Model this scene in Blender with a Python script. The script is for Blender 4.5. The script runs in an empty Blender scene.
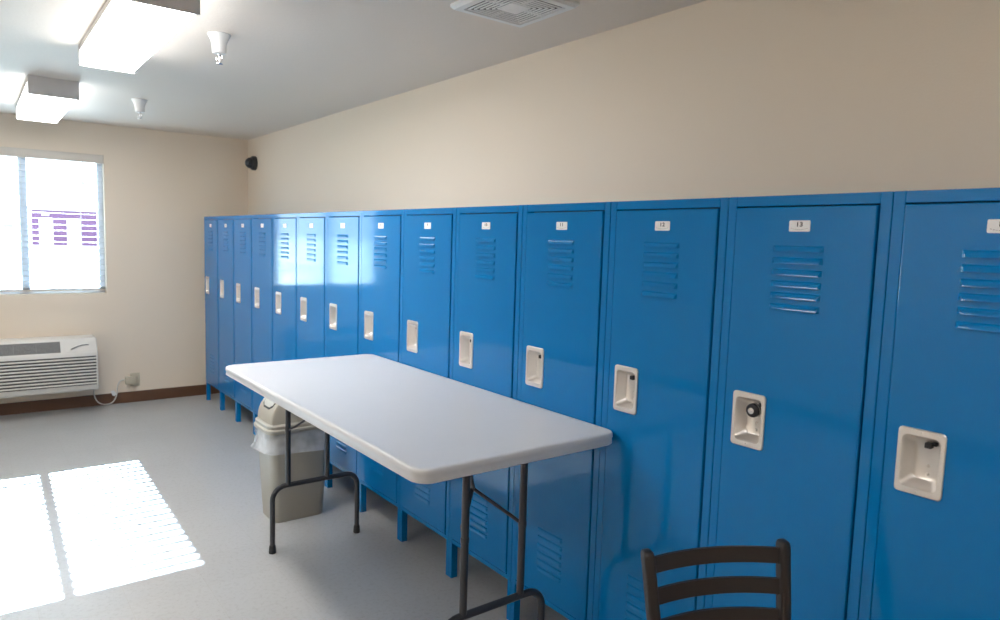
import bpy, bmesh, math, random
from mathutils import Vector, Matrix

random.seed(7)
scene = bpy.context.scene
COL = scene.collection
PI = math.pi

# ------------------------------------------------------------------ materials
def new_mat(name):
    m = bpy.data.materials.new(name)
    m.use_nodes = True
    nt = m.node_tree
    b = nt.nodes['Principled BSDF']
    return m, nt, b

def paint(name, col, rough=0.5, metal=0.0, spec=0.5, vary=0.04, scale=6.0, bump=0.0, bump_scale=80.0, coat=0.0):
    """procedural paint: slight noise in the colour and, if asked, a fine bump"""
    m, nt, b = new_mat(name)
    b.inputs['Roughness'].default_value = rough
    b.inputs['Metallic'].default_value = metal
    b.inputs['Specular IOR Level'].default_value = spec
    if coat:
        b.inputs['Coat Weight'].default_value = coat
        b.inputs['Coat Roughness'].default_value = 0.08
    tc = nt.nodes.new('ShaderNodeTexCoord')
    nz = nt.nodes.new('ShaderNodeTexNoise')
    nz.inputs['Scale'].default_value = scale
    nz.inputs['Detail'].default_value = 4.0
    nt.links.new(tc.outputs['Object'], nz.inputs['Vector'])
    mx = nt.nodes.new('ShaderNodeMix')
    mx.data_type = 'RGBA'
    a = [max(0, c * (1 - vary)) for c in col]
    c2 = [min(1, c * (1 + vary)) for c in col]
    mx.inputs[6].default_value = (*a, 1)
    mx.inputs[7].default_value = (*c2, 1)
    nt.links.new(nz.outputs['Fac'], mx.inputs[0])
    nt.links.new(mx.outputs[2], b.inputs['Base Color'])
    if bump:
        n2 = nt.nodes.new('ShaderNodeTexNoise')
        n2.inputs['Scale'].default_value = bump_scale
        n2.inputs['Detail'].default_value = 3.0
        nt.links.new(tc.outputs['Object'], n2.inputs['Vector'])
        bp = nt.nodes.new('ShaderNodeBump')
        bp.inputs['Strength'].default_value = bump
        bp.inputs['Distance'].default_value = 0.002
        nt.links.new(n2.outputs['Fac'], bp.inputs['Height'])
        nt.links.new(bp.outputs['Normal'], b.inputs['Normal'])
    return m

def emit(name, col, strength):
    m, nt, b = new_mat(name)
    b.inputs['Base Color'].default_value = (0.8, 0.8, 0.8, 1)
    b.inputs['Emission Color'].default_value = (*col, 1)
    b.inputs['Emission Strength'].default_value = strength
    return m

def glass_mat():
    m = bpy.data.materials.new('window_glass')
    m.use_nodes = True
    nt = m.node_tree
    nt.nodes.clear()
    out = nt.nodes.new('ShaderNodeOutputMaterial')
    tr = nt.nodes.new('ShaderNodeBsdfTransparent')
    tr.inputs['Color'].default_value = (0.93, 0.96, 0.96, 1)
    gl = nt.nodes.new('ShaderNodeBsdfGlossy')
    gl.inputs['Roughness'].default_value = 0.02
    fr = nt.nodes.new('ShaderNodeFresnel')
    fr.inputs['IOR'].default_value = 1.45
    mx = nt.nodes.new('ShaderNodeMixShader')
    nt.links.new(fr.outputs[0], mx.inputs[0])
    nt.links.new(tr.outputs[0], mx.inputs[1])
    nt.links.new(gl.outputs[0], mx.inputs[2])
    nt.links.new(mx.outputs[0], out.inputs[0])
    return m

def bag_mat():
    m = bpy.data.materials.new('bin_liner_plastic')
    m.use_nodes = True
    nt = m.node_tree
    b = nt.nodes['Principled BSDF']
    b.inputs['Base Color'].default_value = (0.85, 0.87, 0.9, 1)
    b.inputs['Roughness'].default_value = 0.25
    out = nt.nodes['Material Output']
    tr = nt.nodes.new('ShaderNodeBsdfTransparent')
    tl = nt.nodes.new('ShaderNodeBsdfTranslucent')
    tl.inputs['Color'].default_value = (0.85, 0.87, 0.9, 1)
    m1 = nt.nodes.new('ShaderNodeMixShader'); m1.inputs[0].default_value = 0.35
    nt.links.new(b.outputs[0], m1.inputs[1]); nt.links.new(tl.outputs[0], m1.inputs[2])
    nz = nt.nodes.new('ShaderNodeTexNoise'); nz.inputs['Scale'].default_value = 9
    tc = nt.nodes.new('ShaderNodeTexCoord')
    nt.links.new(tc.outputs['Object'], nz.inputs['Vector'])
    rp = nt.nodes.new('ShaderNodeMapRange')
    rp.inputs[1].default_value = 0.3; rp.inputs[2].default_value = 0.7
    rp.inputs[3].default_value = 0.25; rp.inputs[4].default_value = 0.75
    nt.links.new(nz.outputs['Fac'], rp.inputs[0])
    m2 = nt.nodes.new('ShaderNodeMixShader')
    nt.links.new(rp.outputs[0], m2.inputs[0])
    nt.links.new(tr.outputs[0], m2.inputs[1]); nt.links.new(m1.outputs[0], m2.inputs[2])
    nt.links.new(m2.outputs[0], out.inputs[0])
    return m

def floor_mat():
    m, nt, b = new_mat('vinyl_floor_tile')
    tc = nt.nodes.new('ShaderNodeTexCoord')
    bk = nt.nodes.new('ShaderNodeTexBrick')
    bk.offset = 0.0
    bk.squash = 1.0
    bk.inputs['Scale'].default_value = 1.0
    bk.inputs['Brick Width'].default_value = 0.305
    bk.inputs['Row Height'].default_value = 0.305
    bk.inputs['Mortar Size'].default_value = 0.0008
    bk.inputs['Mortar Smooth'].default_value = 0.4
    bk.inputs['Color1'].default_value = FLOOR_A
    bk.inputs['Color2'].default_value = FLOOR_B
    bk.inputs['Mortar'].default_value = (0.40, 0.38, 0.35, 1)
    nt.links.new(tc.outputs['Object'], bk.inputs['Vector'])
    nz = nt.nodes.new('ShaderNodeTexNoise')
    nz.inputs['Scale'].default_value = 55; nz.inputs['Detail'].default_value = 6; nz.inputs['Roughness'].default_value = 0.7
    nt.links.new(tc.outputs['Object'], nz.inputs['Vector'])
    cr = nt.nodes.new('ShaderNodeValToRGB')
    cr.color_ramp.elements[0].position = 0.33; cr.color_ramp.elements[0].color = (0.80, 0.79, 0.77, 1)
    cr.color_ramp.elements[1].position = 0.50; cr.color_ramp.elements[1].color = (1, 1, 1, 1)
    nt.links.new(nz.outputs['Fac'], cr.inputs['Fac'])
    mx = nt.nodes.new('ShaderNodeMix'); mx.data_type = 'RGBA'; mx.blend_type = 'MULTIPLY'
    mx.inputs[0].default_value = 0.7
    nt.links.new(bk.outputs['Color'], mx.inputs[6]); nt.links.new(cr.outputs['Color'], mx.inputs[7])
    nt.links.new(mx.outputs[2], b.inputs['Base Color'])
    n3 = nt.nodes.new('ShaderNodeTexNoise'); n3.inputs['Scale'].default_value = 4; n3.inputs['Detail'].default_value = 5
    nt.links.new(tc.outputs['Object'], n3.inputs['Vector'])
    mr = nt.nodes.new('ShaderNodeMapRange')
    mr.inputs[3].default_value = 0.24; mr.inputs[4].default_value = 0.40
    nt.links.new(n3.outputs['Fac'], mr.inputs[0]); nt.links.new(mr.outputs[0], b.inputs['Roughness'])
    b.inputs['Specular IOR Level'].default_value = 0.5
    return m

def siding_mat():
    m, nt, b = new_mat('maroon_metal_siding')
    b.inputs['Roughness'].default_value = 0.5
    tc = nt.nodes.new('ShaderNodeTexCoord')
    wv = nt.nodes.new('ShaderNodeTexWave'); wv.inputs['Scale'].default_value = 1.6
    wv.bands_direction = 'X'
    nt.links.new(tc.outputs['Object'], wv.inputs['Vector'])
    mx = nt.nodes.new('ShaderNodeMix'); mx.data_type = 'RGBA'
    mx.inputs[6].default_value = (0.09, 0.027, 0.085, 1); mx.inputs[7].default_value = (0.12, 0.037, 0.115, 1)
    nt.links.new(wv.outputs['Fac'], mx.inputs[0]); nt.links.new(mx.outputs[2], b.inputs['Base Color'])
    return m

def ground_mat():
    m, nt, b = new_mat('dry_lawn_ground')
    b.inputs['Roughness'].default_value = 0.9
    tc = nt.nodes.new('ShaderNodeTexCoord')
    nz = nt.nodes.new('ShaderNodeTexNoise'); nz.inputs['Scale'].default_value = 0.35; nz.inputs['Detail'].default_value = 8
    nt.links.new(tc.outputs['Object'], nz.inputs['Vector'])
    cr = nt.nodes.new('ShaderNodeValToRGB')
    cr.color_ramp.elements[0].position = 0.38; cr.color_ramp.elements[0].color = (0.16, 0.24, 0.14, 1)
    cr.color_ramp.elements[1].position = 0.52; cr.color_ramp.elements[1].color = (0.55, 0.55, 0.48, 1)
    nt.links.new(nz.outputs['Fac'], cr.inputs['Fac']); nt.links.new(cr.outputs['Color'], b.inputs['Base Color'])
    return m

FLOOR_A = (0.43, 0.428, 0.422, 1)
FLOOR_B = (0.45, 0.448, 0.442, 1)
M_wall = paint('beige_wall_paint', (0.79, 0.68, 0.55), 0.6, vary=0.015, scale=1.5, bump=0.25, bump_scale=140)
M_ceil = paint('ceiling_paint', (0.74, 0.65, 0.56), 0.65, vary=0.02, scale=1.2, bump=0.5, bump_scale=70)
M_floor = floor_mat()
M_base = paint('brown_vinyl_baseboard', (0.13, 0.062, 0.032), 0.45)
M_blue = paint('blue_locker_enamel', (0.0002, 0.17, 0.455), 0.085, vary=0.03, scale=2.0, bump=0.02, bump_scale=9, spec=0.33)
M_inshade = paint('locker_inside_shade', (0.004, 0.03, 0.09), 0.5)
M_cup = paint('satin_nickel_cup', (0.80, 0.77, 0.74), 0.30, metal=0.78)
M_latch = paint('black_latch_steel', (0.02, 0.02, 0.025), 0.35, metal=0.4)
M_plate = paint('white_number_plate', (0.80, 0.80, 0.80), 0.35)
M_ink = paint('black_ink', (0.02, 0.02, 0.025), 0.5)
M_inkgrey = paint('grey_ink', (0.28, 0.28, 0.30), 0.5)
M_top = paint('white_plastic_tabletop', (0.61, 0.61, 0.62), 0.38, vary=0.02, bump=0.15, bump_scale=300)
M_tube = paint('dark_grey_steel_tube', (0.055, 0.055, 0.062), 0.32, metal=0.3)
M_foot = paint('black_rubber_foot', (0.02, 0.02, 0.022), 0.6)
M_bin = paint('taupe_bin_plastic', (0.37, 0.345, 0.29), 0.38)
M_bag = bag_mat()
M_chair = paint('dark_brown_chair_steel', (0.020, 0.0145, 0.0145), 0.36, vary=0.08, bump=0.05, bump_scale=200)
M_white = paint('white_enamel', (0.78, 0.77, 0.75), 0.4)
M_fix = paint('fixture_white_metal', (0.62, 0.59, 0.57), 0.45)
M_lens = emit('lit_fluorescent_lens', (1.0, 0.985, 0.965), 18.5)
M_lensdim = emit('dim_fluorescent_lens', (1.0, 0.985, 0.965), 6.5)  # lower strength, for the far and rear lights
M_lensdimside = emit('dim_lens_side', (0.93, 0.97, 1.0), 3.0)
M_lensside = emit('lit_lens_side', (0.93, 0.97, 1.0), 4.3)
M_vinyl = paint('window_vinyl_frame', (0.60, 0.61, 0.65), 0.4)
M_blind = paint('blind_slat_white', (0.42, 0.42, 0.42), 0.45)
M_valance = paint('blind_valance_cream', (0.66, 0.60, 0.53), 0.5)
M_cord = paint('white_cord', (0.62, 0.60, 0.56), 0.5)
M_ac = paint('ac_cream_plastic', (0.68, 0.65, 0.60), 0.42)
M_acgap = paint('recess_shade_and_emblem', (0.09, 0.085, 0.08), 0.6)  # emblem colour; doubles as painted shade behind grilles and vent rings
M_acgrille = paint('ac_grey_grille', (0.24, 0.24, 0.235), 0.5)
M_cam = paint('black_camera_shell', (0.03, 0.031, 0.035), 0.3)
M_camglass = paint('camera_dome_glass', (0.05, 0.06, 0.075), 0.08, spec=0.8)
M_outlet = paint('ivory_outlet', (0.50, 0.46, 0.36), 0.45)
M_glass = glass_mat()
M_siding = siding_mat()
M_ground = ground_mat()
M_extwhite = paint('exterior_white_paint', (0.80, 0.80, 0.78), 0.6)
M_pale = paint('pale_blue_siding', (0.45, 0.55, 0.66), 0.6)
M_chrome = paint('chrome', (0.75, 0.75, 0.76), 0.15, metal=1.0)

# ------------------------------------------------------------------ helpers
def finish(bm, smooth=None):
    bmesh.ops.recalc_face_normals(bm, faces=bm.faces[:])
    if smooth is not None:
        for f in bm.faces: f.smooth = True
        for e in bm.edges:
            if len(e.link_faces) == 2 and e.calc_face_angle(0) > smooth:
                e.smooth = False

def obj(name, bm, mats, parent=None, smooth=math.radians(35)):
    finish(bm, smooth)
    me = bpy.data.meshes.new(name)
    bm.to_mesh(me); bm.free()
    for m in (mats if isinstance(mats, (list, tuple)) else [mats]): me.materials.append(m)
    o = bpy.data.objects.new(name, me)
    COL.objects.link(o)
    if parent is not None: o.parent = parent
    return o

def tag(o, label=None, cat=None, group=None, kind=None):
    if label: o['label'] = label
    if cat: o['category'] = cat
    if group: o['group'] = group
    if kind: o['kind'] = kind
    return o

def thing(name, label, cat, loc=(0, 0, 0), rotz=0.0, group=None):
    o = bpy.data.objects.new(name, None)
    o.empty_display_size = 0.1
    COL.objects.link(o)
    o.location = loc
    o.rotation_euler = (0, 0, rotz)
    return tag(o, label, cat, group)

def struct(name, bm, mats, parent=None):
    o = obj(name, bm, mats, parent)
    if parent is None: o['kind'] = 'structure'
    return o

def box(bm, x0, x1, y0, y1, z0, z1, bev=0.0, mi=0, seg=2):
    vs = [bm.verts.new((x, y, z)) for x in (x0, x1) for y in (y0, y1) for z in (z0, z1)]
    idx = [(0, 1, 3, 2), (4, 6, 7, 5), (0, 4, 5, 1), (2, 3, 7, 6), (0, 2, 6, 4), (1, 5, 7, 3)]
    fs = [bm.faces.new([vs[i] for i in f]) for f in idx]
    for f in fs: f.material_index = mi
    if bev:
        es = list({e for f in fs for e in f.edges})
        r = bmesh.ops.bevel(bm, geom=es, offset=bev, segments=seg, affect='EDGES', profile=0.6)
        for f in r['faces']: f.material_index = mi
    return fs

def loft(bm, rings, close=True, cap0=True, cap1=True, mi=0):
    R = [[bm.verts.new(p) for p in r] for r in rings]
    n = len(R[0])
    for a, b in zip(R, R[1:]):
        for i in range(n if close else n - 1):
            j = (i + 1) % n
            f = bm.faces.new((a[i], a[j], b[j], b[i])); f.material_index = mi
    if cap0:
        f = bm.faces.new(R[0][::-1]); f.material_index = mi
    if cap1:
        f = bm.faces.new(R[-1]); f.material_index = mi
    return R

def rrect(w, h, r, n=5):
    """rounded rectangle outline, centred, in 2-D"""
    pts = []
    for cx, cy, a0 in ((w/2-r, h/2-r, 0), (-w/2+r, h/2-r, 90), (-w/2+r, -h/2+r, 180), (w/2-r, -h/2+r, 270)):
        for i in range(n + 1):
            a = math.radians(a0 + 90 * i / n)
            pts.append((cx + r * math.cos(a), cy + r * math.sin(a)))
    return pts

def lathe(bm, prof, c=(0, 0, 0), axis='Z', n=24, mi=0, cap0=True, cap1=True):
    rings = []
    for r, h in prof:
        ring = []
        for i in range(n):
            a = 2 * PI * i / n
            u, v = r * math.cos(a), r * math.sin(a)
            p = {'Z': (u, v, h), 'X': (h, u, v), 'Y': (u, h, v)}[axis]
            ring.append((c[0] + p[0], c[1] + p[1], c[2] + p[2]))
        rings.append(ring)
    loft(bm, rings, True, cap0, cap1, mi)

def tube(bm, pts, r, n=10, mi=0, closed=False, sub=0, flat=None):
    """tube along points; flat=(a,b) gives an elliptical section"""
    P = [Vector(p) for p in pts]
    if sub:
        Q = []
        for i in range(len(P) - 1):
            p0 = P[max(i-1, 0)]; p1 = P[i]; p2 = P[i+1]; p3 = P[min(i+2, len(P)-1)]
            for k in range(sub):
                t = k / sub
                Q.append(0.5 * ((2*p1) + (-p0+p2)*t + (2*p0-5*p1+4*p2-p3)*t*t + (-p0+3*p1-3*p2+p3)*t*t*t))
        Q.append(P[-1]); P = Q
    rings = []
    up = None
    for i, q in enumerate(P):
        d = (P[min(i+1, len(P)-1)] - P[max(i-1, 0)]).normalized()
        if up is None:
            up = Vector((0, 0, 1)) if abs(d.z) < 0.9 else Vector((1, 0, 0))
        s = d.cross(up).normalized()
        up = s.cross(d).normalized()
        a, b = flat if flat else (r, r)
        rings.append([q + s * (a * math.cos(2*PI*k/n)) + up * (b * math.sin(2*PI*k/n)) for k in range(n)])
    loft(bm, rings, True, True, True, mi)

def arc_corner(a, b, c, r, n=6):
    """points rounding the corner a-b-c with radius r"""
    a, b, c = Vector(a), Vector(b), Vector(c)
    d1 = (a - b).normalized(); d2 = (c - b).normalized()
    ang = d1.angle(d2)
    t = r / math.tan(ang / 2)
    p1, p2 = b + d1 * t, b + d2 * t
    ctr = b + (d1 + d2).normalized() * (r / math.sin(ang / 2))
    v1, v2 = p1 - ctr, p2 - ctr
    th = v1.angle(v2)
    return [ctr + (v1 * math.sin((1-k/n)*th) + v2 * math.sin(k/n*th)) / math.sin(th) for k in range(n + 1)]

def text_mesh(bm, s, size, place, mi=0):
    """letters as flat mesh; place(u, v) -> 3-D point, centred on 0,0"""
    cu = bpy.data.curves.new('t', 'FONT')
    cu.body = s; cu.size = size; cu.align_x = 'CENTER'; cu.align_y = 'CENTER'
    cu.resolution_u = 3; cu.offset = .04*size; cu.space_character = 1.15
    to = bpy.data.objects.new('t', cu)
    COL.objects.link(to)
    dg = bpy.context.evaluated_depsgraph_get()
    me = bpy.data.meshes.new_from_object(to.evaluated_get(dg))
    vs = [bm.verts.new(place(v.co.x, v.co.y)) for v in me.vertices]
    for p in me.polygons:
        try:
            f = bm.faces.new([vs[i] for i in p.vertices]); f.material_index = mi
        except ValueError:
            pass
    bpy.data.objects.remove(to); bpy.data.meshes.remove(me); bpy.data.curves.remove(cu)

# ------------------------------------------------------------------ room shell
XL, XR = -4.40, 0.463          # left and right wall faces
YF, YN = 0.15, -8.60           # far and near wall faces
H = 2.424
TH = 0.16
WX0, WX1, WZ0, WZ1 = -1.90, -0.750, 0.985, 2.165   # window opening

bm = bmesh.new(); box(bm, XL-TH, XR+TH, YN-TH, YF+TH, -0.12, 0.0); struct('floor', bm, M_floor)
bm = bmesh.new(); box(bm, XL-TH, XR+TH, YN-TH, YF+TH, H, H+0.14); struct('ceiling', bm, M_ceil)
bm = bmesh.new(); box(bm, XR, XR+TH, YN-TH, YF+TH, 0, H); struct('wall_right', bm, M_wall)
bm = bmesh.new(); box(bm, XL-TH, XL, YN-TH, YF+TH, 0, H); struct('wall_left', bm, M_wall)
bm = bmesh.new(); box(bm, XL, XR, YN-TH, YN, 0, H); struct('wall_near', bm, M_wall)
bm = bmesh.new()
box(bm, XL, WX0, YF, YF+TH, 0, H); box(bm, WX1, XR, YF, YF+TH, 0, H)
box(bm, WX0, WX1, YF, YF+TH, 0, WZ0); box(bm, WX0, WX1, YF, YF+TH, WZ1, H)
struct('wall_far', bm, M_wall)

def baseboard(name, x0, x1, y0, y1):
    bm = bmesh.new(); box(bm, x0, x1, y0, y1, 0, 0.098, bev=0.003); struct(name, bm, M_base)
baseboard('baseboard_far', XL, XR-0.008, YF-0.008, YF)
baseboard('baseboard_right', XR-0.008, XR, YN, YF)
baseboard('baseboard_left', XL, XL+0.008, YN, YF-0.008)

# ------------------------------------------------------------------ window
win = thing('window_1', None, None, (-1.3375, 0.25, WZ0)); win['kind'] = 'structure'
def W(x, y, z): return (x+1.3375, y-0.25, z-WZ0)
bm = bmesh.new()
fy0, fy1 = 0.225, 0.285
def wbox(bm, x0, x1, y0, y1, z0, z1, bev=0.004):
    a = W(x0, y0, z0); b = W(x1, y1, z1); box(bm, a[0], b[0], a[1], b[1], a[2], b[2], bev)
wbox(bm, WX0, WX0+0.045, fy0, fy1, WZ0, WZ1); wbox(bm, WX1-0.045, WX1, fy0, fy1, WZ0, WZ1)
wbox(bm, WX0+0.045, WX1-0.045, fy0, fy1, WZ0, WZ0+0.04); wbox(bm, WX0+0.045, WX1-0.045, fy0, fy1, WZ1-0.045, WZ1)
obj('window_frame', bm, M_vinyl, win)
bm = bmesh.new(); wbox(bm, -1.354, -1.297, fy0-0.004, fy1-0.005, WZ0+0.04, WZ1-0.045)
obj('meeting_rail', bm, M_vinyl, win)
for x0, x1, yy in ((WX0+0.045, -1.354, 0.262), (-1.297, WX1-0.045, 0.248)):
    bm = bmesh.new(); wbox(bm, x0, x1, yy, yy+0.004, WZ0+0.04, WZ1-0.045, 0); obj('pane', bm, M_glass, win)
# ------------------------------------------------------------------ window blind
bl = thing('window_blind', 'white horizontal slat blind with cream valance hanging in the window', 'blind', (-1.3375, 0.188, WZ0))
def B(x, y, z): return (x+1.3375, y-0.188, z-WZ0)
bm = bmesh.new()
a = B(WX0+0.003, 0.140, 2.092); b = B(WX1-0.002, 0.156, 2.1635); box(bm, a[0], b[0], a[1], b[1], a[2], b[2], 0.004)
a = B(WX0+0.006, 0.156, 2.118); b = B(WX1-0.006, 0.208, 2.160); box(bm, a[0], b[0], a[1], b[1], a[2], b[2], 0.003)
obj('valance', bm, M_valance, bl)
bm = bmesh.new()
SL0, SL1, pitch, depth, tilt = 1.052, 2.10, 0.0475, 0.051, math.radians(1.0)
zs_ = [1.026, 1.033, 1.040]                          # slats resting on the bottom rail
while zs_[-1] < SL1: zs_.append(max(SL0 + pitch*.55, zs_[-1] + pitch) if len(zs_) == 3 else zs_[-1] + pitch)
for z in zs_:
    n = 4
    rows = []
    for s in (0.0006, -0.0006):
        for k in range(n + 1):
            t = k / n - 0.5
            yy = 0.188 + t * depth * math.cos(tilt)
            zz = z + t * depth * math.sin(tilt) + 0.001 * (1 - (2*t)**2) + s
            rows.append((yy, zz))
    sec = rows[:n+1] + rows[n+1:][::-1]
    loft(bm, [[B(WX0+0.008, y_, z_) for y_, z_ in sec], [B(WX1-0.008, y_, z_) for y_, z_ in sec]])
obj('slats', bm, M_blind, bl)
bm = bmesh.new(); a = B(WX0+0.008, 0.168, 1.008); b = B(WX1-0.006, 0.208, 1.021); box(bm, a[0], b[0], a[1], b[1], a[2], b[2], 0.004)
obj('bottom_rail', bm, M_valance, bl)
for x in (-1.75, -1.337, -0.925):
    bm = bmesh.new()
    for yy in (0.166, 0.210):
        tube(bm, [B(x, yy, 1.012), B(x, yy, 2.12)], 0.0013, 6)
    obj('ladder_cord', bm, M_cord, bl)
bm = bmesh.new()
tube(bm, [B(-0.905, 0.155, 2.10), B(-0.905, 0.158, 1.95), B(-0.906, 0.158, 1.93)], 0.0035, 8)
lathe(bm, [(0.004, 0), (0.008, 0.006), (0.008, 0.02), (0.003, 0.03)], B(-0.906, 0.158, 1.905), n=10)
obj('lift_cord', bm, M_cord, bl)

# ------------------------------------------------------------------ outdoors
bm = bmesh.new(); box(bm, -160, 160, YF+TH+0.001, 260, -0.35, -0.20); struct('ground', bm, M_ground)
bd = thing('building', 'low maroon metal building with white doors seen through the right window pane', 'building', (5.6, 62, -0.2))
bm = bmesh.new(); box(bm, -3.6, 5.2, -0.3, 8.2, 0, .30); obj('foundation', bm, M_extwhite, bd)
bm = bmesh.new(); box(bm, -3.35, 5.0, 0, 8, .30, 3.35); obj('wall', bm, M_siding, bd)
bm = bmesh.new()
rf = [(-0.5, 3.35), (8.5, 3.35), (8.5, 3.42), (4, 4.4), (-0.5, 3.42)]
loft(bm, [[(-3.8, y, z) for y, z in rf], [(5.4, y, z) for y, z in rf]]); obj('roof', bm, M_extwhite, bd)
bm = bmesh.new(); box(bm, -3.42, -3.12, -0.06, 0.02, .30, 3.32); box(bm, -3.2, 5.0, -0.05, 0.02, 3.2, 3.35); obj('corner_trim', bm, M_extwhite, bd)
for x0, x1 in ((-2.60, -1.65), (-0.65, 0.35)):
    bm = bmesh.new(); box(bm, x0, x1, -0.07, 0.03, 0.30, 2.55, 0.02); box(bm, x0+0.12, x1-0.12, -0.09, -0.05, 1.4, 2.3, 0.01)
    obj('door', bm, M_extwhite, bd)
bm = bmesh.new(); box(bm, -2.4, -1.9, -0.15, 0.02, 2.72, 2.98, 0.03); obj('wall_light', bm, M_extwhite, bd)
bd = thing('building', 'pale blue house far outside behind the left window pane', 'building', (-1.2, 66, -0.2))
bm = bmesh.new(); box(bm, -5.0, 2.6, 0, 7, 0, 2.0); obj('wall', bm, M_pale, bd)
bm = bmesh.new()
rf = [(-0.4, 2.0), (7.4, 2.0), (3.5, 3.0)]
loft(bm, [[(-5.4, y, z) for y, z in rf], [(2.9, y, z) for y, z in rf]]); obj('roof', bm, M_extwhite, bd)
for x0 in (-3.5, -0.9, 1.2):
    bm = bmesh.new(); box(bm, x0, x0+0.75, -0.06, 0.03, 0.9, 1.8, 0.02); obj('window', bm, M_extwhite, bd)

# ------------------------------------------------------------------ lockers
YB = [-0.0819, -0.5322, -0.9818, -1.4313, -1.8822, -2.3359, -2.7916, -3.2501, -3.7114, -4.1701, -4.6286, -5.0901, -5.5415, -5.9795, -6.4270]
LZ, LT, LD = 0.168, 1.676, 0.448
LABELS = [
    'blue metal locker in the far corner, first of the row',
    'blue metal locker second from the far corner, beside the corner locker',
    'blue metal locker third from the far corner, above the far tip of the white table',
    'blue metal locker fourth from the far corner, its foot hidden behind the trash bin',
    'blue metal locker fifth from the far corner, glare only along its right side',
    'blue metal locker with the brightest window glare on its door, sixth from the far corner',
    'blue metal locker just right of the one washed out by window glare',
    'blue metal locker right above the far right corner of the tabletop',
    'blue metal locker ninth from far corner, third right of the one with brightest window glare',
    'blue metal locker tenth from far corner, its lower louvers seen beside the near table leg',
    'blue metal locker behind the near right part of the table, plate number 11',
    'blue metal locker with plate number 12, mirroring the table legs on its lower door',
    'blue metal locker with plate number 13 and a combination padlock in its handle',
    'blue metal locker with plate number 14, cut off by the right edge of the picture',
]
def cup_rings(cy, cz):
    """nickel handle cup: flange, rim and rounded recess, as lofted outlines facing -x"""
    def ring(w, h, r, x, dz=0): return [(x, cy - u, cz + dz + v) for u, v in rrect(w, h, r, 5)]
    return [ring(.100, .152, .010, -.002), ring(.100, .152, .010, -.0055), ring(.096, .148, .009, -.0072),
            ring(.080, .122, .013, -.0072), ring(.0755, .1175, .012, -.0045), ring(.073, .115, .012, .004),
            ring(.056, .096, .014, .030), ring(.050, .090, .012, .032)]

def louver(bm, yc, zt, w=.138, h=.0160, out=.0058):
    x0 = -.003
    prof = [(x0, 0, 0), (x0-out*.55, -h*.22, .003), (x0-out*.82, -h*.55, .006), (x0-out, -h, .008)]
    L, R = [], []
    for x, dz, ins in prof:
        L.append(bm.verts.new((x, yc + w/2 - ins, zt + dz)))
        R.append(bm.verts.new((x, yc - w/2 + ins, zt + dz)))
    lb = bm.verts.new((x0, yc + w/2, zt - h)); rb = bm.verts.new((x0, yc - w/2, zt - h))
    for i in range(3):
        bm.faces.new((L[i], L[i+1], R[i+1], R[i]))
    bm.faces.new((L[0], lb, L[3], L[2], L[1])); bm.faces.new((R[0], R[1], R[2], R[3], rb))
    bm.faces.new((L[3], lb, rb, R[3]))

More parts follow.
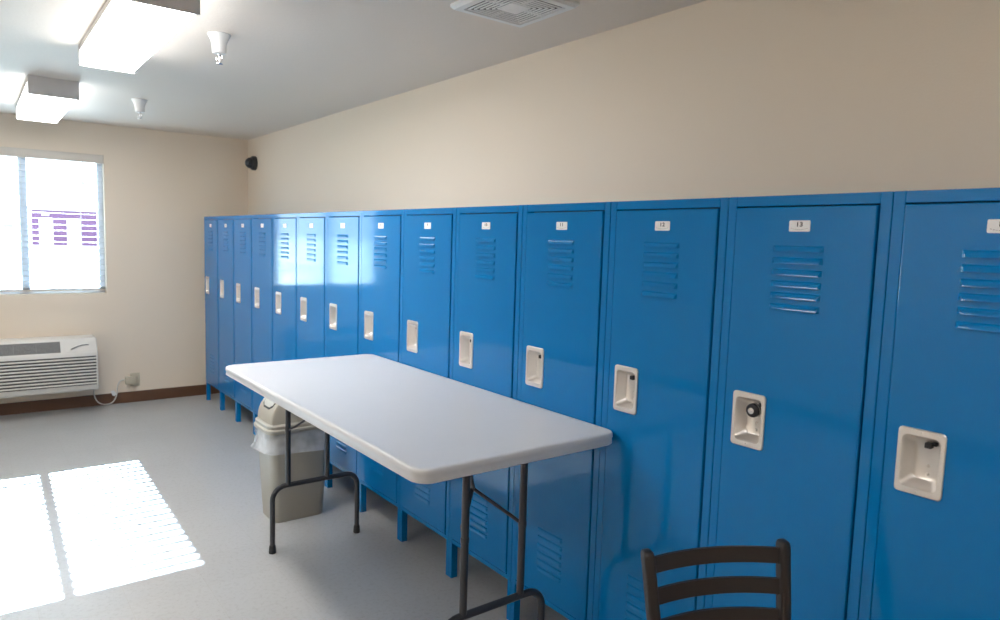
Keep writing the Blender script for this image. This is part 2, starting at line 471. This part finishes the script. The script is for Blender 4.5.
lockers = []
for k in range(14):
    y1, y0 = YB[k], YB[k+1]              # y1 = far side, y0 = near side
    yc = (y0 + y1) / 2; hw = (y1 - y0) / 2 - 0.0006
    t = thing('locker', LABELS[k], 'locker', (0, yc, 0), 0, 'row of blue lockers along the right wall')
    lockers.append(t)
    # body: outer shell with a face frame around the door opening
    bm = bmesh.new()
    fs, ft, fb_, = .027, .027, .020
    box(bm, .034, LD, -hw, hw, LZ, LT)
    box(bm, 0, .0345, hw-fs, hw, LZ, LT, .0018, 0, 1); box(bm, 0, .0345, -hw, -hw+fs, LZ, LT, .0018, 0, 1)
    box(bm, .0003, .0345, -hw+fs, hw-fs, LT-ft, LT-.0002, .0012, 0, 1); box(bm, .0003, .0345, -hw+fs, hw-fs, LZ+.0002, LZ+fb_, .0012, 0, 1)
    box(bm, .0333, .0345, -hw+fs, hw-fs, LZ+fb_, LT-ft, 0, 1)  # dark panel colours in the shade behind the door gaps
    # small return under the door
    body = obj('body', bm, [M_blue, M_inshade], t, math.radians(20))
    # door with a rectangular hole for the handle cup and pressed louvers
    g = .0035
    da, db = hw-fs-g+.002, -hw+fs+g+.0015   # left (far) edge, right edge
    za, zb = LZ+fb_+g-.001, LT-ft-g
    cy = da - .028 - .050; cz = 1.066
    ha, hb, hza, hzb = cy+.043, cy-.043, cz-.064, cz+.064
    bm = bmesh.new()
    xf, c = -.003, .0025
    def ringrect(a, b, z0, z1, x): return [bm.verts.new((x, a, z0)), bm.verts.new((x, b, z0)), bm.verts.new((x, b, z1)), bm.verts.new((x, a, z1))]
    back = ringrect(da, db, za, zb, .016); mid = ringrect(da, db, za, zb, xf+.002); fr = ringrect(da-c, db+c, za+c, zb-c, xf)
    hf = ringrect(ha, hb, hza, hzb, xf); hbk = ringrect(ha, hb, hza, hzb, .016)
    for A, Bq in ((back, mid), (mid, fr), (fr, hf), (hf, hbk), (hbk, back)):
        for i in range(4):
            j = (i+1) % 4
            bm.faces.new((A[i], A[j], Bq[j], Bq[i]))
    for i in range(6):
        louver(bm, (da+db)/2 + .001, 1.546 - i*.0305)
        louver(bm, (da+db)/2 + .001, .456 - i*.0305)
    door = obj('door', bm, M_blue, t, math.radians(22))
    # handle cup
    bm = bmesh.new()
    loft(bm, cup_rings(cy, cz), True, False, True)
    for dz in (-.012, -.032):
        lathe(bm, [(.0042, .0322), (.0036, .030), (.0014, .0288)], (0, cy-.004, cz+dz), 'X', 10, cap0=False)
    for dz in (.068, -.068):
        lathe(bm, [(.003, -.0070), (.0026, -.0085), (.001, -.009)], (0, cy+.002, cz+dz), 'X', 8, cap0=False)
    tag(obj('handle_cup', bm, M_cup, door), 'nickel recessed handle cup')
    bm = bmesh.new()
    box(bm, .014, .0315, cy-.013, cy+.001, cz+.031, cz+.044, .002)
    box(bm, .020, .0315, cy-.022, cy-.012, cz+.038, cz+.046, .001)
    tag(obj('latch', bm, M_latch, door), 'black latch tongue inside the handle cup')
    # number plate
    bm = bmesh.new()
    py, pz = (da+db)/2, 1.5965
    loft(bm, [[(x, py - u, pz + v) for u, v in rrect(w, h_, .003, 3)] for x, w, h_ in ((-.0025, .057, .0285), (-.0042, .057, .0285), (-.0046, .056, .0275))], True, False, True)
    text_mesh(bm, str(k+1), .0155, lambda u, v: (-.0049, py - u*1.15, pz + .0035 + v), 1)
    n = 9                                            # a shallow arc of faint small print
    for i in range(n):
        s = -1 + 2*i/(n-1)
        u0 = s*.021; v0 = -.0095 + .0035*s*s
        q = [(-.0049, py-(u0+du), pz+v0+dv) for du, dv in ((-.0017, -.0007), (.0017, -.0007), (.0017, .0007), (-.0017, .0007))]
        f = bm.faces.new([bm.verts.new(a) for a in q]); f.material_index = 2
    tag(obj('number_plate', bm, [M_plate, M_ink, M_inkgrey], door, None), 'white plate with the locker number')
    # legs: angle-steel feet standing under the seams
    def leg(yy, xx, side):
        bm = bmesh.new()
        box(bm, xx, xx+.0035, yy-.0115, yy+.0115, 0, LZ+.012)
        a, b = sorted((yy-side*.0115, yy-side*.008))
        box(bm, xx+.0035, xx+.032, a, b, 0, LZ-.001)
        box(bm, xx+.003, xx+.030, yy-.011, yy+.011, 0, .004)
        obj('leg', bm, M_blue, t)
    for yy, side in ((hw-.0115, 1), (-hw+.0115, -1)):
        leg(yy, .003, side); leg(yy, LD-.045, side)

# combination padlock in the handle of locker 13
k = 12
hw = (YB[k]-YB[k+1])/2 - .0006
cy13 = (YB[k]+YB[k+1])/2 + (hw-.027-.0035+.002) - .078
pl = thing('padlock', 'small black and silver combination padlock hanging in the handle of locker 13', 'padlock', (0.006, cy13-.010, 1.084))
bm = bmesh.new()
lathe(bm, [(.010, -.012), (.0180, -.0105), (.0192, -.007), (.0192, .005), (.018, .008), (.010, .0085)], (0, 0, .010), 'X', 24)
obj('case', bm, M_latch, pl)
bm = bmesh.new()
lathe(bm, [(.0196, -.004), (.0200, -.003), (.0200, .000), (.0196, .001)], (0, 0, .010), 'X', 24, cap0=False, cap1=False)
lathe(bm, [(.0095, -.0125), (.0088, -.0155), (.006, -.016)], (0, 0, .010), 'X', 16)
obj('dial', bm, M_chrome, pl)
bm = bmesh.new()
tube(bm, [(.010, -.009, .012), (.010, -.009, .022), (.010, -.006, .027), (.010, 0, .029), (.010, .006, .027), (.010, .009, .022), (.010, .009, .012)], .003, 8, sub=3)
obj('shackle', bm, M_chrome, pl)

# ------------------------------------------------------------------ folding table
TX0, TX1, TY0, TY1, TZ = -.770, -.005, -5.182, -3.390, .920
tb = thing('folding_table', 'long white plastic folding table standing along the blue lockers', 'table', ((TX0+TX1)/2, (TY0+TY1)/2, 0))
tcx, tcy = (TX0+TX1)/2, (TY0+TY1)/2
def T(x, y, z): return (x-tcx, y-tcy, z)
bm = bmesh.new()
tw, tl = TX1-TX0, TY1-TY0
def tr(ins, z, r=.055): return [(u, v, z) for u, v in rrect(tw-2*ins, tl-2*ins, max(r-ins, .008), 7)]
loft(bm, [tr(.030, TZ-.026, .06), tr(.015, TZ-.040), tr(.006, TZ-.040), tr(.001, TZ-.036), tr(.0025, TZ-.020), tr(0, TZ-.016), tr(.0005, TZ-.006), tr(.0025, TZ-.0018), tr(.006, TZ), tr(.018, TZ+.0003), tr(.022, TZ-.0006)])
obj('tabletop', bm, M_top, tb, math.radians(50))
def leg_frame(y, xa, xb, fa, fb2, zb, tow):
    """two uprights on an inverted U foot; tow = +1/-1 towards the table centre"""
    r = .0125
    fr = bpy.data.objects.new('leg_frame', None); COL.objects.link(fr); fr.parent = tb
    bm = bmesh.new()
    pts = [T(fa, y, .004)] + arc_corner(T(fa, y, 0), T(fa, y, zb), T(fb2, y, zb), .065, 7) + arc_corner(T(fa, y, zb), T(fb2, y, zb), T(fb2, y, 0), .065, 7) + [T(fb2, y, .004)]
    tube(bm, pts, r, 12)
    for x in (xa, xb): tube(bm, [T(x, y, zb), T(x, y, TZ-.033)], r, 12)
    tube(bm, [T(xa-.10, y, TZ-.035), T(xb+.10, y, TZ-.035)], r, 10)
    o = obj('leg_frame', bm, M_tube, tb)
    bpy.data.objects.remove(fr)
    for x in (fa, fb2):
        bm = bmesh.new()
        lathe(bm, [(.0165, 0), (.0175, .004), (.0155, .034), (.0135, .040)], T(x, y, 0), n=14)
        obj('rubber_foot', bm, M_foot, o)
    ax, ay, az = (xa+xb)/2, y+.13*tow, .706
    bm = bmesh.new()
    for x in (xa, xb):
        tube(bm, [T(x, y+.004*tow, .600), T(x+(ax-x)*.18, y+.045*tow, .622), T(ax, ay, az)], .006, 8, flat=(.0075, .0055))
        lathe(bm, [(.0135, -.008), (.0140, -.007), (.0140, .007), (.0135, .008)], T(x, y, .600), n=12)
    tube(bm, [T(ax, ay-.004*tow, az-.008), T(ax, y+.20*tow, TZ-.04)], .01, 8, flat=(.013, .006))
    obj('folding_brace', bm, M_tube, tb)
leg_frame(-3.500, -.498, -.298, -.575, -.132, .325, -1)
leg_frame(-5.000, -.490, -.258, -.572, -.160, .350, +1)

# ------------------------------------------------------------------ trash bin
BX, BY = -.310, -3.068
bn = thing('trash_bin', 'beige plastic swing top trash bin with white liner under the far table end', 'trash bin', (BX, BY, 0))
def rr3(w, d, r, z, n=6): return [(u, v, z) for u, v in rrect(w, d, r, n)]
bm = bmesh.new()
loft(bm, [rr3(.278, .205, .035, 0), rr3(.284, .210, .038, .006), rr3(.335, .245, .045, .485), rr3(.345, .255, .048, .487), rr3(.345, .255, .048, .500)])
obj('bucket', bm, M_bin, bn)
bm = bmesh.new()
rings = []
for i, (z, o) in enumerate(((.492, .012), (.47, .016), (.45, .011), (.425, .015), (.40, .012), (.378, .020))):
    base = rrect(.335+.02*(z-.485)/.1, .245+.015*(z-.485)/.1, .045, 12)
    ring = []
    for j, (u, v) in enumerate(base):
        a = math.atan2(v, u)
        w = .004*math.sin(9*a + i*.6) + .003*math.sin(17*a - i) + random.uniform(-.0015, .0015)
        flare = .034*max(0, math.cos(a-PI*.97))**6 * (i/5)**2
        L = math.hypot(u, v); s = (L + o + w*(.4+.16*i) + flare)/L
        dz = (.012*math.sin(5*a+1) + .008*math.sin(11*a))*(i/5)**2
        ring.append((u*s, v*s, z + dz))
    rings.append(ring)
loft(bm, rings, True, False, False)
tag(obj('bin_liner', bm, M_bag, bn), 'white translucent bag folded over the rim')
lid = None
bm = bmesh.new()
loft(bm, [rr3(.362, .272, .052, .494), rr3(.368, .278, .054, .500), rr3(.368, .278, .054, .512), rr3(.350, .262, .05, .518), rr3(.352, .264, .05, .524), rr3(.354, .266, .05, .534), rr3(.338, .250, .045, .541)])
# arched dome
n = 20
def arch(rx, rz, y): return [(rx*math.cos(PI*i/n), y, .538 + rz*math.sin(PI*i/n)**.9) for i in range(n+1)]
loft(bm, [arch(.150, .148, -.112), arch(.158, .158, -.106), arch(.160, .160, -.098), arch(.160, .160, .098), arch(.158, .158, .106), arch(.150, .148, .112)], False)
lid = obj('lid', bm, M_bin, bn, math.radians(40))
def arch_patch(off, a0, a1, y0, y1, rad, m=14):
    """rounded panel lying on the curved dome between two arch angles"""
    pts = []
    L = (a1-a0)*.16
    for u, v in rrect(L, y1-y0, rad, 6):
        th = (a0+a1)/2 + u/.16; R = .160 + off
        pts.append((R*math.cos(th), (y0+y1)/2 + v, .538 + R*abs(math.sin(th))**.9))
    return pts
def panel(off, a0, a1, y0, y1, rad, mat, name, par):
    bm = bmesh.new()
    k = 16
    rows = []
    for i in range(k+1):
        th = a0 + (a1-a0)*i/k
        # rounded ends
        e = min(i, k-i)/k * (a1-a0)*.16
        ins = 0 if e > rad else rad - math.sqrt(max(0, rad**2 - (rad-e)**2))
        R = .160 + off
        x = R*math.cos(th); zz = .538 + R*abs(math.sin(th))**.9
        rows.append(((x, y0+ins, zz), (x, y1-ins, zz), (x*.97, y1-ins, .538+(zz-.538)*.97), (x*.97, y0+ins, .538+(zz-.538)*.97)))
    loft(bm, rows, True)
    return obj(name, bm, mat, par)
panel(.0015, math.radians(48), math.radians(156), -.074, .074, .035, M_foot, 'flap_gap_shade', lid)  # black sheet drawn as the shade in the gap round the flap
panel(.0035, math.radians(51), math.radians(152.0), -.067, .067, .031, M_bin, 'swing_flap', lid)

# ------------------------------------------------------------------ ladder back chair
pa, pb = Vector((-.5237, -5.7525, 0)), Vector((-.2149, -5.8940, 0))
ux = (pb - pa).normalized(); th = math.atan2(ux.y, ux.x)
mid = (pa + pb)/2
uy = Vector((-ux.y, ux.x, 0))
BACK = .275                                     # back of the post tops behind the seat centre
org = mid - uy*BACK
ch = thing('chair', 'dark brown metal ladder back chair in front of the lockers at the bottom edge', 'chair', (org.x, org.y, 0), th)
half_top = (pb-pa).length/2
CT = .866
def post_pt(s, z):
    """centre line of the back posts; splayed and raked above the seat, straight rear leg below"""
    zs = .45
    if z >= zs:
        f = (z-zs)/(CT-zs)
        return Vector((s*(half_top-.026 + .026*f), .195 + (BACK-.195)*f**1.15, z))
    f = (zs-z)/zs
    return Vector((s*(half_top-.026 + .010*f), .195 + .055*f**1.4, z))
for s in (-1, 1):
    bm = bmesh.new()
    rings = []
    zz = [CT-.001, CT-.004, CT-.012, .80, .72, .64, .56, .48, .42, .30, .15, .02, 0]
    for i, z in enumerate(zz):
        p = post_pt(s, z)
        g = .006 if i == 0 else (.002 if i == 1 else 0)
        rings.append([(p.x+u, p.y+v, z) for u, v in rrect(.026-2*g, .028-2*g, .006-.3*g, 3)])
    loft(bm, rings); obj('back_post', bm, M_chair, ch)
for zc in (.8325, .766, .6995, .633):
    bm = bmesh.new()
    a = post_pt(-1, zc); b = post_pt(1, zc)
    rings = []
    for i in range(15):
        f = i/14; q = a.lerp(b, f)
        bow = .030*(1-(2*f-1)**2)
        ry = q.y + bow - .004
        tw_ = (BACK-.195)/(CT-.45)
        sec = [(-.0035, -.0172), (.0035, -.0172), (.0035, .0172), (-.0035, .0172)]
        rings.append([(q.x, ry + u + v*tw_, zc + v) for u, v in sec])
    loft(bm, rings); obj('slat', bm, M_chair, ch)
bm = bmesh.new()
def seat_ring(ins, z): 
    out = []
    for u, v in rrect(.40-2*ins, .40-2*ins, .05, 6):
        out.append((u*(1+.08*(-v)/.2*.5), v-.005, z))
    return out
loft(bm, [seat_ring(.012, .440), seat_ring(0, .444), seat_ring(0, .456), seat_ring(.006, .462), seat_ring(.03, .463)])
obj('seat', bm, M_chair, ch)
for s in (-1, 1):
    bm = bmesh.new()
    loft(bm, [[(s*(.165+dx)+u, -.165-dy+v, z) for u, v in rrect(.027, .027, .006, 3)] for z, dx, dy in ((.442, 0, 0), (.2, .012, .012), (0, .02, .022))])
    obj('front_leg', bm, M_chair, ch)
bm = bmesh.new()
for s in (-1, 1):
    tube(bm, [(s*.178, -.178, .20), (s*(half_top-.02), .212, .20)], .009, 8)
tube(bm, [(-.178, -.178, .24), (.178, -.178, .24)], .009, 8); tube(bm, [(-.14, .203, .27), (.14, .203, .27)], .009, 8)
obj('stretcher', bm, M_chair, ch)

# ------------------------------------------------------------------ ceiling fixtures
def ceiling_light(label, x0, x1, y0, y1, zb, lens_mats):
    xc, yc = (x0+x1)/2, (y0+y1)/2
    t = thing('ceiling_light', label, 'ceiling light', (xc, yc, H), 0, 'fluorescent box lights on the ceiling')
    hx, hy, d = (x1-x0)/2, (y1-y0)/2, H-zb
    bm = bmesh.new()
    box(bm, -hx+.002, hx-.002, -hy+.011, hy-.011, -.029, 0, .003)
    obj('housing', bm, M_fix, t)
    for s in (-1, 1):
        bm = bmesh.new(); a, b = sorted((s*hy, s*(hy-.012)))
        box(bm, -hx, hx, a, b, -d, 0, .003); obj('end_cap', bm, M_fix, t)
    bm = bmesh.new()
    sec = [(-hx+.004, -.027), (-hx+.003, -d+.014), (-hx+.014, -d+.003), (hx-.014, -d+.003), (hx-.003, -d+.014), (hx-.004, -.027)]
    loft(bm, [[(u, -hy+.012, v) for u, v in sec], [(u, hy-.012, v) for u, v in sec]], mi=1)
    bmesh.ops.recalc_face_normals(bm, faces=bm.faces[:])
    for f in bm.faces:
        if f.normal.z < -.5: f.material_index = 0
    tag(obj('lens', bm, lens_mats, t), 'glowing white lens')
ceiling_light('lit fluorescent box light on the ceiling, the larger and nearer of the two', -1.235, -.990, -3.945, -2.680, 2.325, [M_lens, M_lensside])
ceiling_light('lit fluorescent box light on the ceiling near the window wall, the smaller and farther one', -1.385, -1.125, -1.690, -.43, 2.315, [M_lensdim, M_lensdimside])

ceiling_light('added unseen fluorescent fill light on the ceiling behind the viewer', -1.225, -.975, -7.75, -6.5, 2.325, [M_lensdim, M_lensdimside])  # added lamp out of view, brightens the near lockers and wall

ceiling_light('added fluorescent fill light on the ceiling out of view on the left side', -3.45, -3.20, -5.00, -3.75, 2.325, [M_lens, M_lensside])  # extra unseen lamp, added as fill for lockers and under the table

# ------------------------------------------------------------------ sprinklers
def sprinkler(label, x, y):
    t = thing('fire_sprinkler', label, 'sprinkler', (x, y, H), 0, 'sprinkler heads on the ceiling')
    bm = bmesh.new()
    lathe(bm, [(.049, 0), (.050, -.003), (.046, -.010), (.036, -.030), (.031, -.052), (.030, -.082), (.027, -.085), (.010, -.084)], n=28)
    obj('escutcheon', bm, M_white, t)
    bm = bmesh.new()
    lathe(bm, [(.010, -.083), (.010, -.092), (.006, -.094)], n=12)
    for s in (-1, 1):
        tube(bm, [(s*.008, 0, -.090), (s*.012, 0, -.104), (s*.009, 0, -.118), (s*.002, 0, -.124)], .0028, 8, sub=3)
    tube(bm, [(0, 0, -.092), (0, 0, -.122)], .0022, 8)
    lathe(bm, [(.004, -.120), (.005, -.126), (.015, -.128), (.015, -.130), (.003, -.131)], n=14)
    obj('sprinkler_head', bm, M_chrome, t)
sprinkler('white fire sprinkler head on the ceiling beside the nearer light', -.763, -3.36)
sprinkler('white fire sprinkler head on the ceiling between the farther light and the lockers', -.728, -1.33)

# ------------------------------------------------------------------ exhaust vent
vx0, vx1, vy0, vy1 = -.208, .140, -4.758, -4.400
vt = thing('ceiling_vent', 'square white exhaust vent with concentric slots on the ceiling', 'vent', ((vx0+vx1)/2, (vy0+vy1)/2, H))
hv = (vx1-vx0)/2
def sq(s, z): return [(u, v, z) for u, v in rrect(2*s, 2*s, .006, 2)]
bm = bmesh.new()
loft(bm, [sq(hv, 0), sq(hv, -.010), sq(hv-.010, -.020), sq(hv-.036, -.021), sq(hv-.038, -.008)], True, True, False)
obj('frame', bm, M_white, vt)
bm = bmesh.new(); box(bm, -hv+.03, hv-.03, -hv+.03, hv-.03, -.0125, -.004); tag(obj('duct_shade_plate', bm, M_acgap, vt), 'dark plate coloured as the shaded opening behind the rings')  # plate carries the shade of the duct in its colour
bm = bmesh.new()
s = hv-.047
while s > .05:
    w = .0085
    loft(bm, [sq(s, -.0185), sq(s-.001, -.021), sq(s-w+.001, -.021), sq(s-w, -.0185), sq(s, -.0185)], True, False, False)
    s -= .0163
loft(bm, [sq(s+.002, -.0185), sq(s, -.021)], True, True, True)
for a in (0, 1):
    for q in (-1, 1):
        if a: box(bm, -.004, .004, q*.05-.0 if q > 0 else -hv+.03, hv-.03 if q > 0 else -.05, -.0185, -.012)
        else: box(bm, .05 if q > 0 else -hv+.03, hv-.03 if q > 0 else -.05, -.004, .004, -.0185, -.012)
obj('ring_grille', bm, M_white, vt)

# ------------------------------------------------------------------ security camera
sc_ = thing('security_camera', 'black dome security camera on the wall above the corner locker', 'camera', (XR+.001, -.075, 2.190))
bm = bmesh.new()
lathe(bm, [(.064, 0), (.066, -.006), (.065, -.030), (.058, -.040), (.045, -.042)], (0, 0, 0), 'X', 28)
obj('base', bm, M_cam, sc_)
bm = bmesh.new()
prof = [(.050*math.cos(a), -.045-.050*math.sin(a)) for a in [i*PI/2/9 - .25 for i in range(10)]] + [(.002, -.095)]
lathe(bm, prof, (0, 0, 0), 'X', 24)
obj('dome', bm, M_cam, sc_)
bm = bmesh.new()
lathe(bm, [(.022, 0), (.022, -.010), (.017, -.013), (.014, -.011), (.010, -.010), (.004, -.013)], (0, 0, 0), 'X', 20)
lens = obj('lens', bm, M_camglass, sc_)
lens.location = (-.078, -.028, -.006); lens.rotation_euler = (0, math.radians(-6), math.radians(42))

# ------------------------------------------------------------------ wall air conditioner
AX0, AX1 = -1.935, -.866
ac = thing('air_conditioner', 'white through wall air conditioner below the window', 'air conditioner', ((AX0+AX1)/2, YF, .188))
ax = (AX1-AX0)/2
prof = [(0, .005), (0, .442), (-.198, .442), (-.210, .437), (-.274, .332), (-.282, .318), (-.280, .030), (-.270, .012), (-.255, .005)]
bm = bmesh.new()
def acp(ins, dx): 
    cyy = sum(p_[0] for p_ in prof)/len(prof); czz = sum(p_[1] for p_ in prof)/len(prof)
    return [(dx, (y-cyy)*(1-ins)+cyy if y < -.01 else 0, (z-czz)*(1-ins)+czz) for y, z in prof]
loft(bm, [acp(.04, -ax), acp(.01, -ax+.004), acp(0, -ax+.012), acp(0, ax-.012), acp(.01, ax-.004), acp(.04, ax)])
obj('cabinet', bm, M_ac, ac)
# front intake louvers: flat dark sheet coloured as shade behind nine slats
bm = bmesh.new(); box(bm, -ax+.012, ax-.014, -.2835, -.278, .058, .300); obj('front_shade_sheet', bm, M_acgap, ac)
bm = bmesh.new()
for i in range(9):
    z0 = .063 + i*.0262
    sec = [(-.2795, z0+.0155), (-.2795, z0+.001), (-.290, z0+.003), (-.2935, z0+.009), (-.290, z0+.015)]
    loft(bm, [[(-ax+.012, y, z) for y, z in sec], [(ax-.014, y, z) for y, z in sec]])
obj('front_louvers', bm, M_ac, ac)
# sloped top outlet grille and control panel
d = Vector((0, -.064, -.105)).normalized(); nrm = Vector((0, -.105, .064)).normalized(); p0 = Vector((0, -.210, .437))
def S(x, s, h): q = p0 + d*s + nrm*h; return (x, q.y, q.z)
gx1 = ax - .262
def sbox(bm, x0, x1, s0, s1, h0, h1):
    loft(bm, [[S(x0, s0, h0), S(x0, s1, h0), S(x0, s1, h1), S(x0, s0, h1)], [S(x1, s0, h0), S(x1, s1, h0), S(x1, s1, h1), S(x1, s0, h1)]])
bm = bmesh.new(); sbox(bm, -ax+.20, gx1, .016, .112, -.003, .0012); obj('outlet_shade_sheet', bm, M_acgap, ac)  # dark sheet gives the shade between the grille bars
bm = bmesh.new()
for i in range(9):
    s0 = .019 + i*.0104
    sbox(bm, -ax+.202, gx1-.002, s0, s0+.0056, -.001, .0040)
x = -ax+.34
while x < gx1-.02:
    sbox(bm, x, x+.005, .018, .111, -.001, .0035); x += .15
obj('outlet_grille', bm, M_acgrille, ac)
bm = bmesh.new(); sbox(bm, gx1+.03, ax-.02, .014, .114, -.001, .002); obj('control_flap', bm, M_ac, ac)
bm = bmesh.new()
pts = []
for i in range(10):
    f = i/9
    pts.append(S(ax-.190+.130*f, .090-.034*math.sin(f*PI*.62), .004))
tube(bm, pts, .004, 8, flat=(.009, .002))
obj('emblem', bm, M_acgap, ac)

# ------------------------------------------------------------------ outlet, plug and cord
ot = thing('wall_outlet', 'ivory wall outlet plate low on the wall beside the air conditioner', 'outlet', (-.545, YF, .205))
bm = bmesh.new(); loft(bm, [[(u, y, v) for u, v in rrect(w, h_, .006, 3)] for y, w, h_ in ((0, .075, .118), (-.004, .075, .118), (-.006, .070, .113))])
obj('cover_plate', bm, M_outlet, ot)
bm = bmesh.new()
for dz in (.022, -.022): lathe(bm, [(.017, -.0055), (.0165, -.0075), (.012, -.008)], (0, 0, dz), 'Y', 16)
obj('socket', bm, M_outlet, ot)
cd = thing('power_cord', 'pale power cord with a boxy plug looping down from the air conditioner', 'power cord', (-.60, YF-.04, .205))
def Cc(x, y, z): return (x+.60, y-(YF-.04), z-.205)
bm = bmesh.new()
a = Cc(-.628, YF-.048, .170); b = Cc(-.548, YF-.0085, .238); box(bm, a[0], b[0], a[1], b[1], a[2], b[2], .006)
obj('plug', bm, M_outlet, cd)
bm = bmesh.new()
tube(bm, [Cc(-.630, YF-.028, .215), Cc(-.668, YF-.03, .205), Cc(-.690, YF-.03, .165), Cc(-.697, YF-.03, .090), Cc(-.725, YF-.03, .030), Cc(-.775, YF-.035, .010),
          Cc(-.835, YF-.04, .030), Cc(-.868, YF-.05, .085), Cc(-.876, YF-.06, .15), Cc(-.884, YF-.07, .204)], .0052, 8, sub=6)
obj('cable', bm, M_cord, cd)
bm = bmesh.new(); 
loft(bm, [[Cc(x, YF-.037, z) for x, z in ((-.745, .125), (-.718, .128), (-.698, .095), (-.715, .078), (-.732, .085))],
          [Cc(x, YF-.035, z) for x, z in ((-.745, .125), (-.718, .128), (-.698, .095), (-.715, .078), (-.732, .085))]])
tag(obj('warning_tag', bm, M_white, cd), 'small white tag on the cord')

# ------------------------------------------------------------------ light
world = bpy.data.worlds.new('World'); scene.world = world
world.use_nodes = True
wn = world.node_tree
bg = wn.nodes['Background']
bg.inputs['Color'].default_value = (0.70, 0.85, 1.0, 1)
bg.inputs['Strength'].default_value = 3.2
sun = bpy.data.lights.new('sun', 'SUN')
sun.energy = 44.0; sun.color = (0.60, 0.80, 1.0); sun.angle = math.radians(0.35)
so = bpy.data.objects.new('sun', sun); COL.objects.link(so)
so.location = (0, 12, 9)
so.rotation_euler = Vector((-.040, -1.75, -1.0)).to_track_quat('-Z', 'Y').to_euler()

# ------------------------------------------------------------------ camera
cam = bpy.data.cameras.new('camera')
co = bpy.data.objects.new('camera', cam); COL.objects.link(co)
f_px = 697.518
cam.sensor_fit = 'HORIZONTAL'; cam.sensor_width = 36.0; cam.lens = 36.0 * f_px / 1000.0
yaw, pitch_, roll = .652111, .097987, .030049
fwd = Vector((math.sin(yaw)*math.cos(pitch_), math.cos(yaw)*math.cos(pitch_), -math.sin(pitch_)))
rt = Vector((math.cos(yaw), -math.sin(yaw), 0)); up = rt.cross(fwd)
r2 = rt*math.cos(roll) + up*math.sin(roll); u2 = -rt*math.sin(roll) + up*math.cos(roll)
m = Matrix((r2, u2, -fwd)).transposed().to_4x4()
m.translation = Vector((-1.696762, -6.726154, 1.534480))
co.matrix_world = m
cam.dof.use_dof = True; cam.dof.focus_distance = 2.5; cam.dof.aperture_fstop = 5.6
cam.clip_start = 0.05; cam.clip_end = 500
scene.camera = co

scene.view_settings.view_transform = 'Standard'
scene.view_settings.look = 'None'
scene.view_settings.exposure = 1.12
scene.view_settings.gamma = 1.0
scene.view_settings.use_curve_mapping = False
scene.cycles.use_denoising = True
scene.cycles.max_bounces = 10
scene.cycles.diffuse_bounces = 6
scene.cycles.sample_clamp_indirect = 8.0
